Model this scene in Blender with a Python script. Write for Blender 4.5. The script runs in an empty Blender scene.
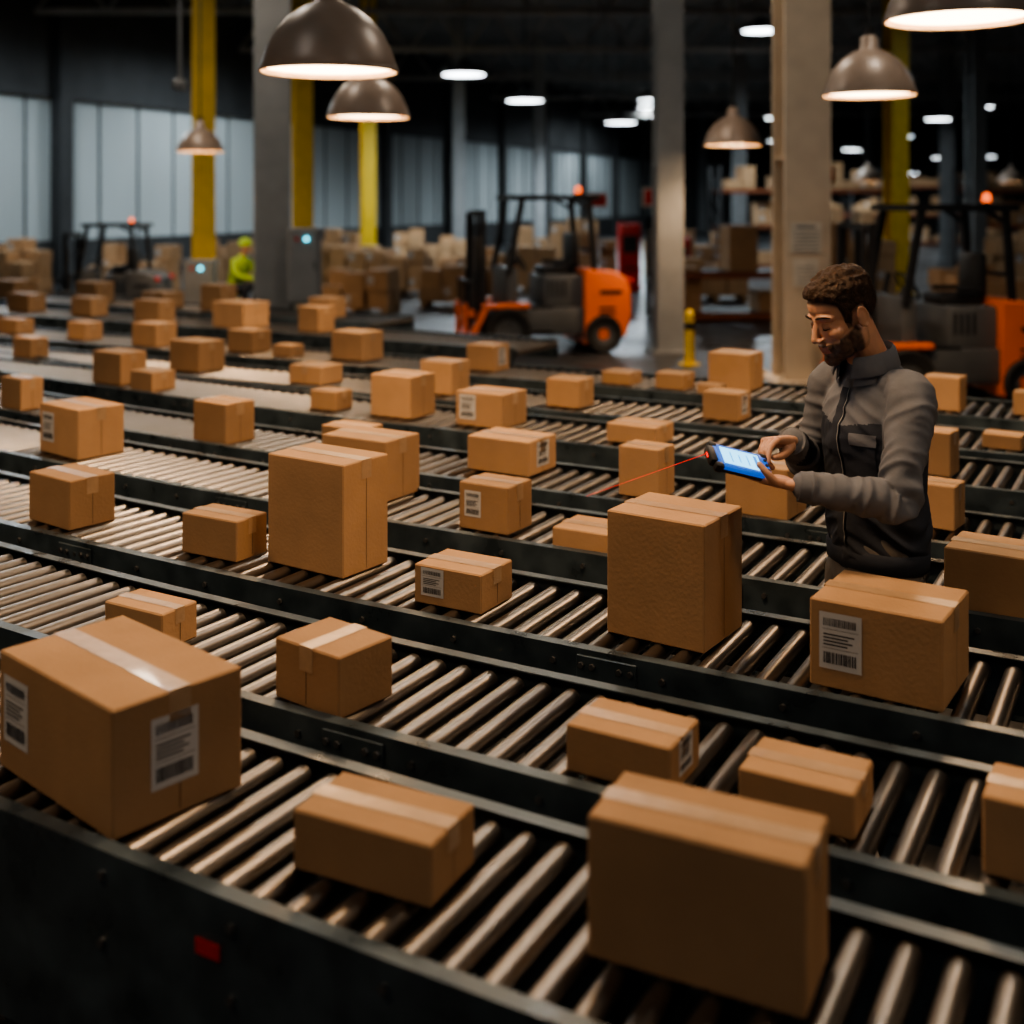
import bpy, bmesh, math, random
from mathutils import Vector, Matrix, noise
from mathutils.bvhtree import BVHTree
random.seed(7)
SC=bpy.context.scene
COL=SC.collection
pi=math.pi

# ------------------------------------------------------------------ materials
def mat(name,col,rough=.5,metal=0.,var=.12,scale=8.,bump=0.,bscale=60.,emit=None,estr=0.,coat=0.,rvar=0.,objrand=0.,spec=.5,attr=None,stretch=None):
    m=bpy.data.materials.new(name); m.use_nodes=True
    N=m.node_tree.nodes; L=m.node_tree.links
    b=N['Principled BSDF']
    b.inputs['Roughness'].default_value=rough; b.inputs['Metallic'].default_value=metal
    b.inputs['Coat Weight'].default_value=coat; b.inputs['Specular IOR Level'].default_value=spec
    tc=N.new('ShaderNodeTexCoord'); src=tc.outputs['Object']
    if stretch:
        mp=N.new('ShaderNodeMapping'); mp.inputs['Scale'].default_value=stretch
        L.new(src,mp.inputs['Vector']); src=mp.outputs['Vector']
    nz=N.new('ShaderNodeTexNoise'); nz.inputs['Scale'].default_value=scale; nz.inputs['Detail'].default_value=5
    L.new(src,nz.inputs['Vector'])
    hsv=N.new('ShaderNodeHueSaturation')
    if attr:
        at=N.new('ShaderNodeAttribute'); at.attribute_name=attr; L.new(at.outputs['Color'],hsv.inputs['Color'])
    else: hsv.inputs['Color'].default_value=(*col,1)
    mr=N.new('ShaderNodeMapRange'); mr.inputs['From Min'].default_value=.3; mr.inputs['From Max'].default_value=.7
    mr.inputs['To Min'].default_value=1-var; mr.inputs['To Max'].default_value=1+var
    L.new(nz.outputs['Fac'],mr.inputs['Value'])
    val=mr.outputs['Result']
    if objrand:
        oi=N.new('ShaderNodeObjectInfo'); m2=N.new('ShaderNodeMapRange')
        m2.inputs['To Min'].default_value=1-objrand; m2.inputs['To Max'].default_value=1+objrand
        L.new(oi.outputs['Random'],m2.inputs['Value'])
        mm=N.new('ShaderNodeMath'); mm.operation='MULTIPLY'; L.new(val,mm.inputs[0]); L.new(m2.outputs['Result'],mm.inputs[1]); val=mm.outputs[0]
    L.new(val,hsv.inputs['Value'])
    L.new(hsv.outputs['Color'],b.inputs['Base Color'])
    if rvar:
        m3=N.new('ShaderNodeMapRange'); m3.inputs['From Min'].default_value=.35; m3.inputs['From Max'].default_value=.65
        m3.inputs['To Min'].default_value=max(.03,rough-rvar); m3.inputs['To Max'].default_value=rough+rvar
        L.new(nz.outputs['Fac'],m3.inputs['Value']); L.new(m3.outputs['Result'],b.inputs['Roughness'])
    if bump:
        n2=N.new('ShaderNodeTexNoise'); n2.inputs['Scale'].default_value=bscale; n2.inputs['Detail'].default_value=4
        L.new(src,n2.inputs['Vector'])
        bp=N.new('ShaderNodeBump'); bp.inputs['Strength'].default_value=bump; bp.inputs['Distance'].default_value=.01
        L.new(n2.outputs['Fac'],bp.inputs['Height']); L.new(bp.outputs['Normal'],b.inputs['Normal'])
    if emit:
        b.inputs['Emission Color'].default_value=(*emit,1); b.inputs['Emission Strength'].default_value=estr
    return m

M={}
M['card']=mat('cardboard',(.42,.262,.145),.80,var=.10,scale=5,bump=.10,bscale=90,objrand=.18,spec=.22)
M['seam']=mat('flap_gap',(.07,.04,.02),.9)
M['tape']=mat('packing_tape',(.43,.29,.175),.30,var=.08,scale=30,bump=.14,bscale=40,coat=.15)
M['label']=mat('label_paper',(.58,.58,.58),.55,var=.04,scale=20)
M['ink']=mat('ink',(.03,.03,.035),.6)
M['frame']=mat('painted_steel',(.062,.086,.102),.38,.3,var=.40,scale=9,bump=.08,bscale=25,rvar=.12)
M['roller']=mat('roller_steel',(.235,.222,.208),.37,1.,var=.10,scale=1.2)
M['bolt']=mat('bolt_steel',(.25,.25,.25),.4,.9)
M['rubber']=mat('rubber',(.018,.018,.018),.8,bump=.2,bscale=30)
M['floor']=mat('concrete_floor',(.042,.043,.045),.38,var=.35,scale=.8,bump=.08,bscale=12,rvar=.12)
M['wallp']=mat('wall_panel',(.44,.48,.485),.65,var=.12,scale=.4,stretch=(1,1,.2))
M['dark']=mat('dark_steel',(.045,.046,.047),.6,.2,var=.2,scale=2)
M['ceil']=mat('ceiling_deck',(.17,.16,.15),.8,var=.25,scale=.7)
M['truss']=mat('truss_steel',(.30,.28,.26),.6,var=.15,scale=2)
M['yellow']=mat('yellow_paint',(.78,.53,.03),.45,var=.12,scale=3)
M['grey']=mat('grey_paint',(.24,.25,.255),.5,var=.12,scale=3)
M['beige']=mat('beige_paint',(.60,.50,.38),.5,var=.12,scale=2.5)
M['orange']=mat('orange_paint',(.78,.17,.045),.38,var=.08,scale=3,coat=.3)
M['rackbeam']=mat('rack_beam_paint',(.22,.07,.03),.5,var=.1,scale=3)
M['chassis']=mat('chassis_grey',(.085,.09,.095),.45,var=.12,scale=4)
M['blk']=mat('black_plastic',(.014,.015,.017),.45)
M['red']=mat('red_paint',(.55,.02,.015),.45)
M['paper']=mat('notice_paper',(.62,.58,.50),.7)
M['beacon']=mat('beacon_lens',(.9,.2,.02),.3,emit=(1,.15,.03),estr=2.0)
M['cyan']=mat('indicator_lens',(.1,.7,.8),.3,emit=(.1,.8,1),estr=4)
M['warm']=mat('lamp_diffuser',(1,.8,.6),.5,emit=(1,.68,.40),estr=14)
M['cool']=mat('highbay_lens',(1,1,1),.5,emit=(.86,.95,1.0),estr=13)
M['shade']=mat('lamp_shade_enamel',(.33,.25,.195),.38,.1,var=.10,scale=6)
M['shadein']=mat('lamp_shade_inner',(.8,.62,.45),.5)
M['cord']=mat('cord',(.02,.02,.02),.6)
M['hivis']=mat('hivis_fabric',(.40,.62,.05),.7)
M['jgrey']=mat('jacket_grey',(.150,.160,.182),.85,var=.14,scale=14,bump=.12,bscale=45,spec=.2)
M['jnavy']=mat('jacket_navy',(.036,.042,.056),.85,var=.14,scale=14,bump=.12,bscale=45,spec=.2)
M['jline']=mat('jacket_piping',(.24,.25,.26),.7)
M['trous']=mat('trousers_cloth',(.14,.13,.12),.88,var=.15,scale=12,bump=.3,bscale=30,spec=.2)
M['boot']=mat('boot_leather',(.03,.02,.015),.5)
M['skin']=mat('skin',(1,1,1),.46,var=.05,scale=40,attr='Col',bump=.05,bscale=200)
M['skin'].node_tree.nodes['Principled BSDF'].inputs['Subsurface Weight'].default_value=.15
M['skin'].node_tree.nodes['Principled BSDF'].inputs['Subsurface Scale'].default_value=.006
M['hskin']=mat('hand_skin',(.50,.28,.185),.46,var=.08,scale=40,bump=.08,bscale=160)
M['hair']=mat('hair',(.036,.020,.012),.6,var=.4,scale=70,bump=.5,bscale=140,spec=.3)
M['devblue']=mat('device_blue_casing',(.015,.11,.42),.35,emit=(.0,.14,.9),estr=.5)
M['screen']=mat('device_screen',(.1,.4,.6),.2,emit=(.20,.62,1),estr=2.6)
M['scrline']=mat('screen_text',(.02,.1,.3),.3,emit=(.03,.26,.75),estr=1.4)
M['laser']=mat('laser_beam',(1,.02,.02),.4,emit=(1,.03,.02),estr=.8)
M['wood']=mat('pallet_wood',(.30,.19,.10),.8,stretch=(1,6,6),var=.25,scale=4)

# ------------------------------------------------------------------ mesh builder
class MB:
    def __init__(s): s.v=[];s.f=[];s.m=[]
    def add(s,vs,fs,mi=0,X=None):
        o=len(s.v)
        s.v+= [tuple(X@Vector(v)) if X else tuple(v) for v in vs]
        for f in fs: s.f.append([i+o for i in f]); s.m.append(mi)
    def box(s,c,d,mi=0,X=None,bev=0.,seg=1):
        if bev:
            bm=bmesh.new(); bmesh.ops.create_cube(bm,size=1)
            for v in bm.verts: v.co=Vector((v.co.x*d[0]+c[0],v.co.y*d[1]+c[1],v.co.z*d[2]+c[2]))
            bmesh.ops.bevel(bm,geom=bm.edges[:],offset=bev,segments=seg,affect='EDGES',profile=.5)
            bm.verts.ensure_lookup_table(); bm.verts.index_update()
            s.add([v.co.copy() for v in bm.verts],[[v.index for v in f.verts] for f in bm.faces],mi,X); bm.free(); return
        x,y,z=[k/2 for k in d]
        vs=[(c[0]+a*x,c[1]+b*y,c[2]+e*z) for a in(-1,1) for b in(-1,1) for e in(-1,1)]
        s.add(vs,[(0,1,3,2),(4,6,7,5),(0,4,5,1),(2,3,7,6),(0,2,6,4),(1,5,7,3)],mi,X)
    def cyl(s,p0,p1,r0,r1=None,seg=12,mi=0,X=None,caps=True):
        if r1 is None:r1=r0
        p0=Vector(p0);p1=Vector(p1);t=(p1-p0).normalized()
        a=t.orthogonal().normalized();b=t.cross(a)
        vs=[]
        for p,r in((p0,r0),(p1,r1)):
            for i in range(seg):
                an=2*pi*i/seg; vs.append(p+a*math.cos(an)*r+b*math.sin(an)*r)
        fs=[(i,(i+1)%seg,seg+(i+1)%seg,seg+i) for i in range(seg)]
        if caps: fs+= [tuple(range(seg))[::-1],tuple(range(seg,2*seg))]
        s.add(vs,fs,mi,X)
    def beam(s,p0,p1,w,h,mi=0,X=None):
        p0=Vector(p0);p1=Vector(p1);t=(p1-p0).normalized()
        up=Vector((0,0,1)) if abs(t.z)<.95 else Vector((0,1,0))
        a=t.cross(up).normalized();b=a.cross(t)
        vs=[p+a*x*w/2+b*y*h/2 for p in(p0,p1) for x,y in((-1,-1),(1,-1),(1,1),(-1,1))]
        s.add(vs,[(0,1,5,4),(1,2,6,5),(2,3,7,6),(3,0,4,7),(3,2,1,0),(4,5,6,7)],mi,X)
    def rev(s,prof,c=(0,0,0),seg=32,mi=0,X=None):
        vs=[];n=len(prof)
        for i in range(seg):
            an=2*pi*i/seg
            for r,z in prof: vs.append((c[0]+r*math.cos(an),c[1]+r*math.sin(an),c[2]+z))
        fs=[]
        for i in range(seg):
            j=(i+1)%seg
            for k in range(n-1): fs.append((i*n+k,j*n+k,j*n+k+1,i*n+k+1))
        s.add(vs,fs,mi,X)
    def obj(s,name,mats,parent=None,smooth=True,loc=None,rot=None,ang=35,recalc=True):
        me=bpy.data.meshes.new(name); me.from_pydata(s.v,[],s.f)
        for m in mats: me.materials.append(m)
        me.polygons.foreach_set('material_index',s.m)
        if recalc:
            bm=bmesh.new(); bm.from_mesh(me); bmesh.ops.recalc_face_normals(bm,faces=bm.faces[:]); bm.to_mesh(me); bm.free()
        if smooth:
            me.polygons.foreach_set('use_smooth',[True]*len(me.polygons)); me.set_sharp_from_angle(angle=math.radians(ang))
        me.update()
        o=bpy.data.objects.new(name,me); COL.objects.link(o)
        if parent: o.parent=parent
        if loc is not None:o.location=loc
        if rot is not None:o.rotation_euler=rot
        return o
def empty(name,loc=(0,0,0),rz=0,sc=1):
    e=bpy.data.objects.new(name,None); COL.objects.link(e); e.location=loc; e.rotation_euler=(0,0,rz); e.scale=(sc,)*3; e.empty_display_size=.2
    return e

# ------------------------------------------------------------------ room shell
ZC_=7.41
b=MB(); b.box((12,36,-.1),(90,100,.2)); b.obj('floor',[M['floor']],smooth=False)
b=MB(); b.box((12,36,7.6),(90,100,.2))
for i in range(90): b.box((-32+i*1.0,36,7.46),(.45,99,.08))
b.obj('ceiling',[M['ceil']],smooth=False)
A=Vector((-19.3,8.3,0)); Bp=Vector((9.6,76,0)); d=(Bp-A); Lw=d.length; wa=math.atan2(d.y,d.x)
Xw=Matrix.Translation(A)@Matrix.Rotation(wa,4,'Z')
b=MB()
b.box((Lw/2,.16,2.2),(Lw,.3,4.4),0,Xw)
b.box((Lw/2,.10,6.0),(Lw,.44,3.2),1,Xw)
b.box((Lw/2,-.03,.5),(Lw,.10,1.0),1,Xw)
x=1.
while x<Lw:
    b.box((x,-.14,3.75),(.42,.32,7.5),1,Xw)
    for k in (1.4,2.8,4.2): b.box((x+k,-.005,2.2),(.05,.03,4.4),1,Xw)
    x+=5.2
b.box((Lw/2,-.06,4.4),(Lw,.14,.12),1,Xw)
b.obj('wall_left',[M['wallp'],M['dark']],smooth=False)
b=MB(); b.box((33,76,3.75),(48,.3,7.5),0)
for i in range(9): b.box((12+i*5.2,75.7,3.75),(.5,.3,7.5),1)
b.obj('wall_back',[M['dark'],M['grey']],smooth=False)
b=MB(); b.box((50,36,3.75),(.3,90,7.5),0)
for i in range(14): b.box((49.7,-5+i*6,3.75),(.3,.5,7.5),0)
b.obj('wall_right',[M['dark']],smooth=False)
for y in (6,13,20,27,34,42,50,60):
    b=MB(); x0=-19.3+(y-8.3)*.427+.6 ; x1=48
    b.beam((x0,y,7.25),(x1,y,7.25),.14,.14); b.beam((x0,y,6.2),(x1,y,6.2),.14,.14)
    n=int((x1-x0)/1.6)
    for i in range(n):
        a=x0+i*1.6; b.beam((a,y,6.2),(a+.8,y,7.25),.06,.06); b.beam((a+.8,y,7.25),(a+1.6,y,6.2),.06,.06)
    b.obj('roof_truss',[M['truss']],smooth=False)

def column(x,y,w,m,rz=0,name='steel_column'):
    b=MB(); t=w*.09; H=ZC_
    b.box((0,-w/2+t/2,H/2),(w,t,H)); b.box((0,w/2-t/2,H/2),(w,t,H)); b.box((0,0,H/2),(t,w-t*2,H))
    b.box((0,0,.015),(w*1.5,w*1.5,.03))
    for sx in(-1,1):
        for sy in(-1,1): b.cyl((sx*w*.62,sy*w*.62,.03),(sx*w*.62,sy*w*.62,.07),.02,seg=6)
    for z in(2.4,5.): b.box((0,0,z),(w*.92,w-2*t,.02))
    return b.obj(name,[m],smooth=False,loc=(x,y,0),rot=(0,0,rz))
column(3.13,13.0,.50,M['beige'],.06)
column(-3.6,18.,.52,M['grey'],.25)
column(2.0,15.4,.34,M['grey'],.1)
column(-5.4,21.,.38,M['yellow'],.3)
column(-4.1,23.5,.36,M['yellow'],.3)
column(-3.6,30.,.34,M['yellow'],.3)
column(8.0,25.,.38,M['yellow'],.2)
column(11.6,30.,.38,M['grey'],.2)
column(.9,40.,.36,M['grey'],.2)
column(7.2,38.,.36,M['grey'],.2)
column(14.5,40.,.36,M['grey'],.2)
column(9.8,19.5,.4,M['grey'],.2)
column(-1.6,36.,.34,M['grey'],.2)

def cabinet(x,y,z,w,dp,h,rz=0,post=True):
    e=empty('electrical_cabinet',(x,y,0),rz); b=MB()
    b.box((0,0,z+h/2),(w,dp,h),0,bev=.012); b.box((0,-dp/2-.006,z+h/2),(w-.05,.012,h-.05),0,bev=.004)
    b.box((w*.36,-dp/2-.022,z+h*.5),(.02,.03,.10),1)
    b.cyl((-w*.2,-dp/2,z+h*.85),(-w*.2,-dp/2-.04,z+h*.85),.03,seg=12,mi=2)
    b.cyl((w*.1,-dp/2,z+h*.85),(w*.1,-dp/2-.04,z+h*.85),.032,seg=12,mi=3)
    if post:
        for sx in(-1,1): b.box((sx*w*.4,0,z/2),(.04,.05,z),1)
        b.box((0,0,.01),(w,dp,.02),1)
    b.obj('cabinet_body',[M['grey'],M['blk'],M['red'],M['cyan']],e)
cabinet(-3.02,17.5,.45,.46,.22,1.1)
cabinet(-5.25,20.2,.0,.5,.3,.95,post=False)
cabinet(-10.6,20.4,.0,.9,.4,1.25,post=False)

b=MB(); b.box((0,0,.34/2+.02),(.34,.008,.33),0); b.box((0,0,-.18),(.28,.008,.30),0)
for i in range(6): b.box((0,-.006,.05+i*.04),(.26,.002,.012),1)
b.box((0,-.006,.305),(.2,.002,.03),1)
for i in range(5): b.box((0,-.006,-.28+i*.04),(.2,.002,.01),1)
b.obj('notice_board',[M['paper'],M['grey']],smooth=False,loc=(3.12,12.735,1.36),rot=(0,0,.06))
b=MB(); b.cyl((0,0,0),(0,0,ZC_-3.45),.025,seg=10); b.box((0,0,-.06),(.16,.12,.14),0,bev=.02); b.cyl((0,-.06,-.07),(0,-.10,-.07),.04,seg=14)
b.obj('ceiling_camera',[M['grey']],loc=(-4.15,15.,3.45))

# ------------------------------------------------------------------ conveyors
PITCH=.078
def conveyor(y0,hw,xr,xl,c,rh=.16,bolts=True):
    e=empty('roller_conveyor')
    def P(x): return Vector((x,y0-.554*x+c*min(x,0)**2,0))
    fine=[P(xr+(xl-xr)*i/800) for i in range(801)]
    pts=[fine[0]];acc=0
    for i in range(1,len(fine)):
        s=(fine[i]-fine[i-1]).length
        while acc+s>=PITCH:
            t=(PITCH-acc)/s; q=fine[i-1].lerp(fine[i],t); pts.append(q); fine[i-1]=q; s=(fine[i]-q).length; acc=0
        acc+=s
    n=len(pts); T=[(pts[min(i+1,n-1)]-pts[max(i-1,0)]).normalized() for i in range(n)]
    Nn=[Vector((-t.y,t.x,0)) for t in T]
    fr=MB(); ro=MB(); lg=MB()
    zt=.766; th=.004; fl=.034
    prof=[(0,0),(-fl,0),(-fl,-th),(-th,-th),(-th,-rh+th),(-fl,-rh+th),(-fl,-rh),(0,-rh)]
    idx=list(range(0,n,4)); 
    if idx[-1]!=n-1: idx.append(n-1)
    for sd in(-1,1):
        vs=[];fs=[];k=len(prof)
        for i in idx:
            for o,z in prof: vs.append(pts[i]+Nn[i]*sd*(hw+.034+o)+Vector((0,0,zt+z)))
        for j in range(len(idx)-1):
            for q in range(k):
                r=(q+1)%k; fs.append((j*k+q,j*k+r,(j+1)*k+r,(j+1)*k+q))
        fs.append(tuple(range(k))); fs.append(tuple((len(idx)-1)*k+q for q in range(k)))
        fr.add(vs,fs,0)
        for i in range(2,n-1):
            p=pts[i]+Nn[i]*sd*(hw+.034)
            if bolts and i%4==0:
                q=p+Vector((0,0,.722)); fr.cyl(q,q+Nn[i]*sd*.007,.0085,seg=6,mi=1)
                if rh>.3:
                    q=p+Vector((0,0,.60)); fr.cyl(q,q+Nn[i]*sd*.007,.0085,seg=6,mi=1)
            if i%26==10:
                R=Matrix(((T[i].x,Nn[i].x*sd,0,p.x),(T[i].y,Nn[i].y*sd,0,p.y),(0,0,1,.686),(0,0,0,1)))
                fr.box((0,.003,0),(.17,.006,.13),0,R,bev=.002)
                for sx in(-1,1):
                    for k2 in (.55,1):
                        for sz in(-1,1):
                            fr.cyl((sx*.07*k2,.005,sz*.04),(sx*.07*k2,.014,sz*.04),.008,seg=6,mi=1,X=R)
    for i in range(n):
        c0=pts[i]+Vector((0,0,.727))
        a=c0-Nn[i]*(hw-.004); b2=c0+Nn[i]*(hw-.004)
        ro.cyl(a,b2,.024,seg=18,mi=0)
        ro.cyl(c0-Nn[i]*(hw+.002),c0+Nn[i]*(hw+.002),.008,seg=6,mi=1)
    for i in range(8,n-4,20):
        R=Matrix(((T[i].x,Nn[i].x,0,pts[i].x),(T[i].y,Nn[i].y,0,pts[i].y),(0,0,1,0),(0,0,0,1)))
        zb=zt-rh
        for sd in(-1,1):
            lg.box((0,sd*(hw+.012),zb/2),(.05,.04,zb),0,R); lg.box((0,sd*(hw+.012),.008),(.10,.06,.016),0,R)
        lg.box((0,0,.30),(.035,2*hw,.035),0,R); lg.box((0,0,zb-.02),(.04,2*hw,.04),0,R)
    fr.obj('frame_rails',[M['frame'],M['bolt']],e); ro.obj('rollers',[M['roller'],M['bolt']],e,ang=50); lg.obj('support_legs',[M['frame']],e,smooth=False)
    return e
conveyor(2.05,.22,3.2,-5.2,.03,rh=.40)
conveyor(2.78,.22,4.0,-6,.03,rh=.18)
conveyor(3.56,.22,4.6,-6,.03)
conveyor(4.45,.22,5,-6.5,.03)
conveyor(5.25,.22,5.5,-6.5,.03)
conveyor(6.35,.27,6,-7,.03)
conveyor(7.22,.27,6.2,-7,.0)
conveyor(8.33,.30,6.5,-7.5,.0,bolts=False)
conveyor(9.99,.36,.2,-9,.0,bolts=False)
conveyor(11.3,.36,-1.2,-9.5,.0,bolts=False)
b=MB(); b.box((0,0,0),(.055,.003,.026),0); b.obj('warning_sticker',[M['red']],smooth=False,loc=(-.520,2.050,.67),rot=(0,0,-.53))

# ------------------------------------------------------------------ boxes
def label(b,fn,w,h,mi,ink):
    def q(s0,s1,t0,t1,off,m): b.add([fn(s0,t0,off),fn(s1,t0,off),fn(s1,t1,off),fn(s0,t1,off)],[(0,1,2,3)],m)
    q(0,w,0,h,.0012,mi)
    x=.10*w; rnd=random.Random(3)
    while x<.86*w:
        ww=rnd.choice((.012,.02,.034))*w; q(x,x+ww,.10*h,.30*h,.002,ink); x+=ww+rnd.choice((.014,.025))*w
    q(.08*w,.92*w,.365*h,.372*h,.002,ink); q(.08*w,.92*w,.70*h,.707*h,.002,ink)
    for i,t in enumerate((.42,.48,.54,.60)):
        q(.10*w,(.55+.3*rnd.random())*w,t*h,(t+.025)*h,.002,ink)
    x=.10*w
    while x<.86*w:
        ww=rnd.choice((.012,.02,.03))*w; q(x,x+ww,.76*h,.90*h,.002,ink); x+=ww+.022*w
def cbox_mesh(b,a,d,h,lab='N',X=None,along='x'):
    b.box((0,0,h/2),(a,d,h),0,X,bev=.004)
    Xm=X or Matrix()
    tw=min(.048,d*.25)
    if along=='x': A_,D_,sw=a,d,lambda x,y,z:(x,y,z)
    else: A_,D_,sw=d,a,lambda x,y,z:(y,x,z)
    def quad(p,mi): b.add([Xm@Vector(sw(*k)) for k in p],[(0,1,2,3)],mi)
    z=h+.0006
    quad([(-A_/2+.004,-.0016,z),(A_/2-.004,-.0016,z),(A_/2-.004,.0016,z),(-A_/2+.004,.0016,z)],1)
    z=h+.0012; hd=min(.06,h*.4); e=A_/2+.0012
    quad([(-e,-tw/2,z),(e,-tw/2,z),(e,tw/2,z),(-e,tw/2,z)],2)
    for s in(-1,1):
        quad([(s*e,-tw/2,z),(s*e,tw/2,z),(s*e,tw/2,h-hd),(s*e,-tw/2,h-hd)],2)
        quad([(s*(A_/2+.0005),-.0012,h-.004),(s*(A_/2+.0005),.0012,h-.004),(s*(A_/2+.0005),.0012,.01),(s*(A_/2+.0005),-.0012,.01)],1)
    if lab in'LB':
        lw=min(.105,a*.34); lh=min(lw*1.32,h*.72)
        f=lambda s,t,o:Xm@Vector((-a/2+.025+s,-d/2-o,h*.5-lh/2+t+.01)); label(b,f,lw,lh,3,4)
    if lab in'RB':
        lw=min(.105,d*.46); lh=min(lw*1.32,h*.72)
        f=lambda s,t,o:Xm@Vector((a/2+o,-d/2+d*.28+s,h*.5-lh/2+t+.01)); label(b,f,lw,lh,3,4)
BM=[M['card'],M['seam'],M['tape'],M['label'],M['ink']]
BX="""-0.82 2.50 -42 .46 .29 .245 B x
-.23 2.16 -26 .285 .16 .108 N x
.31 1.90 -26 .345 .165 .225 N x
-.99 3.29 -30 .22 .13 .10 N x
-.43 2.90 -38 .22 .18 .145 N y
.255 2.53 -30 .235 .16 .10 R x
.58 2.365 -29 .225 .16 .088 N x
.96 2.15 -30 .20 .15 .14 N x
-1.65 4.50 -38 .27 .19 .18 N x
-.98 4.09 -30 .25 .15 .135 N x
-.61 3.975 -34 .335 .22 .36 N x
-.145 3.60 -30 .235 .18 .115 L x
.455 3.35 -34 .295 .25 .34 N x
.945 3.00 -33 .32 .27 .215 L x
-2.05 5.72 -40 .34 .24 .23 L x
-.58 4.93 -32 .33 .23 .24 N x
-.06 4.41 -32 .21 .17 .17 L x
.29 4.17 -30 .24 .19 .07 N x
1.44 3.54 -34 .27 .21 .18 N x
-2.83 6.93 -38 .22 .14 .18 N x
-1.44 6.00 -36 .24 .19 .20 N x
-.76 5.72 -32 .24 .17 .13 N x
0 5.37 -32 .32 .24 .15 R x
.55 4.90 -33 .18 .15 .20 N x
.98 4.63 -34 .25 .20 .19 N x
1.57 4.44 -36 .17 .14 .16 N x
-2.58 7.89 -36 .30 .20 .21 N x
-2.28 7.62 -36 .22 .18 .12 N x
-1.04 6.91 -32 .19 .15 .11 N x
-.61 6.72 -32 .28 .23 .23 N x
-.11 6.44 -32 .30 .24 .18 L x
.64 5.99 -32 .27 .21 .09 N x
1.86 5.29 -36 .18 .14 .19 N x
-3.69 9.20 -38 .25 .15 .15 N x
-2.23 8.50 -36 .32 .23 .21 N x
-1.29 7.90 -32 .27 .22 .12 N y
-.42 7.50 -32 .24 .20 .20 N x
.34 7.02 -32 .22 .18 .16 N x
1.18 6.60 -34 .21 .17 .15 R x
2.39 5.82 -36 .18 .13 .07 N x
-4.49 10.85 -38 .34 .17 .13 N x
-3.69 10.37 -38 .27 .17 .15 N x
-2.95 9.90 -36 .30 .22 .19 N x
-2.09 9.55 -36 .28 .21 .17 N x
-1.72 9.23 -34 .19 .15 .09 N x
-1.17 9.08 -34 .31 .24 .21 N x
-.17 8.50 -34 .24 .19 .18 R x
.72 7.87 -34 .21 .17 .08 N x
1.04 7.66 -34 .20 .16 .10 N x
1.43 7.67 -34 .28 .23 .23 N x
1.24 7.44 -34 .15 .12 .06 N x
2.49 6.90 -36 .20 .15 .19 N x
2.90 6.70 -36 .17 .12 .13 N x
-5.26 13.00 -38 .43 .21 .19 N x
-4.40 12.50 -38 .37 .20 .19 N x
-3.55 11.92 -38 .41 .20 .21 N x
-2.57 11.37 -36 .43 .32 .24 N x
-1.79 10.98 -36 .26 .21 .23 N x
-6.1 14.70 -30 .40 .3 .22 N x
-4.9 14.1 -32 .36 .26 .24 N x
-3.9 13.4 -36 .38 .28 .18 N y
-3.2 13.1 -30 .30 .25 .28 N x
-1.9 12.35 -33 .3 .24 .2 N x"""
for ln in BX.splitlines():
    p=ln.split(); x,y,r,a,dd,h=map(float,p[:6])
    b=MB(); cbox_mesh(b,a,dd,h,p[6],along=p[7])
    b.obj('cardboard_box',BM,smooth=False,loc=(x,y,.7512),rot=(0,0,math.radians(r)))

def pallet(b,X,w=1.2,d=1.0):
    for i in range(7): b.box((0,-d/2+.05+i*(d-.1)/6,.135),(w,.09,.02),5,X)
    for sx in(-1,0,1): b.box((sx*(w/2-.06),0,.065),(.1,d,.12),5,X)
def pile(x,y,nx,ny,hmax,rz=0,w=.42):
    b=MB(); rnd=random.Random(int(x*31+y*17))
    W=nx*w; D=ny*w
    k=max(1,round(W/1.25))
    for i in range(k): pallet(b,Matrix.Translation((-W/2+W/k*(i+.5),0,0)),W/k-.05,D)
    zb=.147
    for i in range(nx):
        for j in range(ny):
            z=zb; top=zb+hmax*rnd.uniform(.35,1.)
            while z<top:
                hh=rnd.uniform(.2,.36); s=rnd.uniform(.80,.96)
                cbox_mesh(b,w*s,w*s*rnd.uniform(.85,1),hh,rnd.choice('NNNL'),Matrix.Translation((-W/2+w*(i+.5),-D/2+w*(j+.5),z))@Matrix.Rotation(rnd.uniform(-.05,.05),4,'Z'),rnd.choice('xy'))
                z+=hh+.002
    return b.obj('cardboard_box_pile',BM+[M['wood']],smooth=False,loc=(x,y,0),rot=(0,0,rz))
for a in ((-2.9,24.8,6,2,.9,-.2),(-.3,25.6,6,2,.8,-.1),(2.0,27.6,4,2,.9,-.1),(-7.6,24.2,4,2,.7,-.3),(-6.2,27,4,2,.9,-.3),(-10.2,23.8,5,2,.9,-.4),
          (-9.0,18.2,3,2,.6,-.3),(-3.9,27.8,4,2,.9),(3.9,23.3,3,2,.6),(7.6,19.4,3,2,.5),(9.4,23,4,2,.9,.2),(6.6,16.8,3,2,.7,.1),(12.5,26.6,5,2,1.1),
          (4.4,30.5,5,2,1.0),(-2.0,33,6,2,1.2),(1.2,31.5,5,2,1.1),(-.8,21.8,4,2,.5,-.1),(-2.6,20.6,3,2,.45,-.2),(10.6,17.5,4,2,.8,.1),(6.2,22.3,4,2,.9,.1)): pile(*a)

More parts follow.
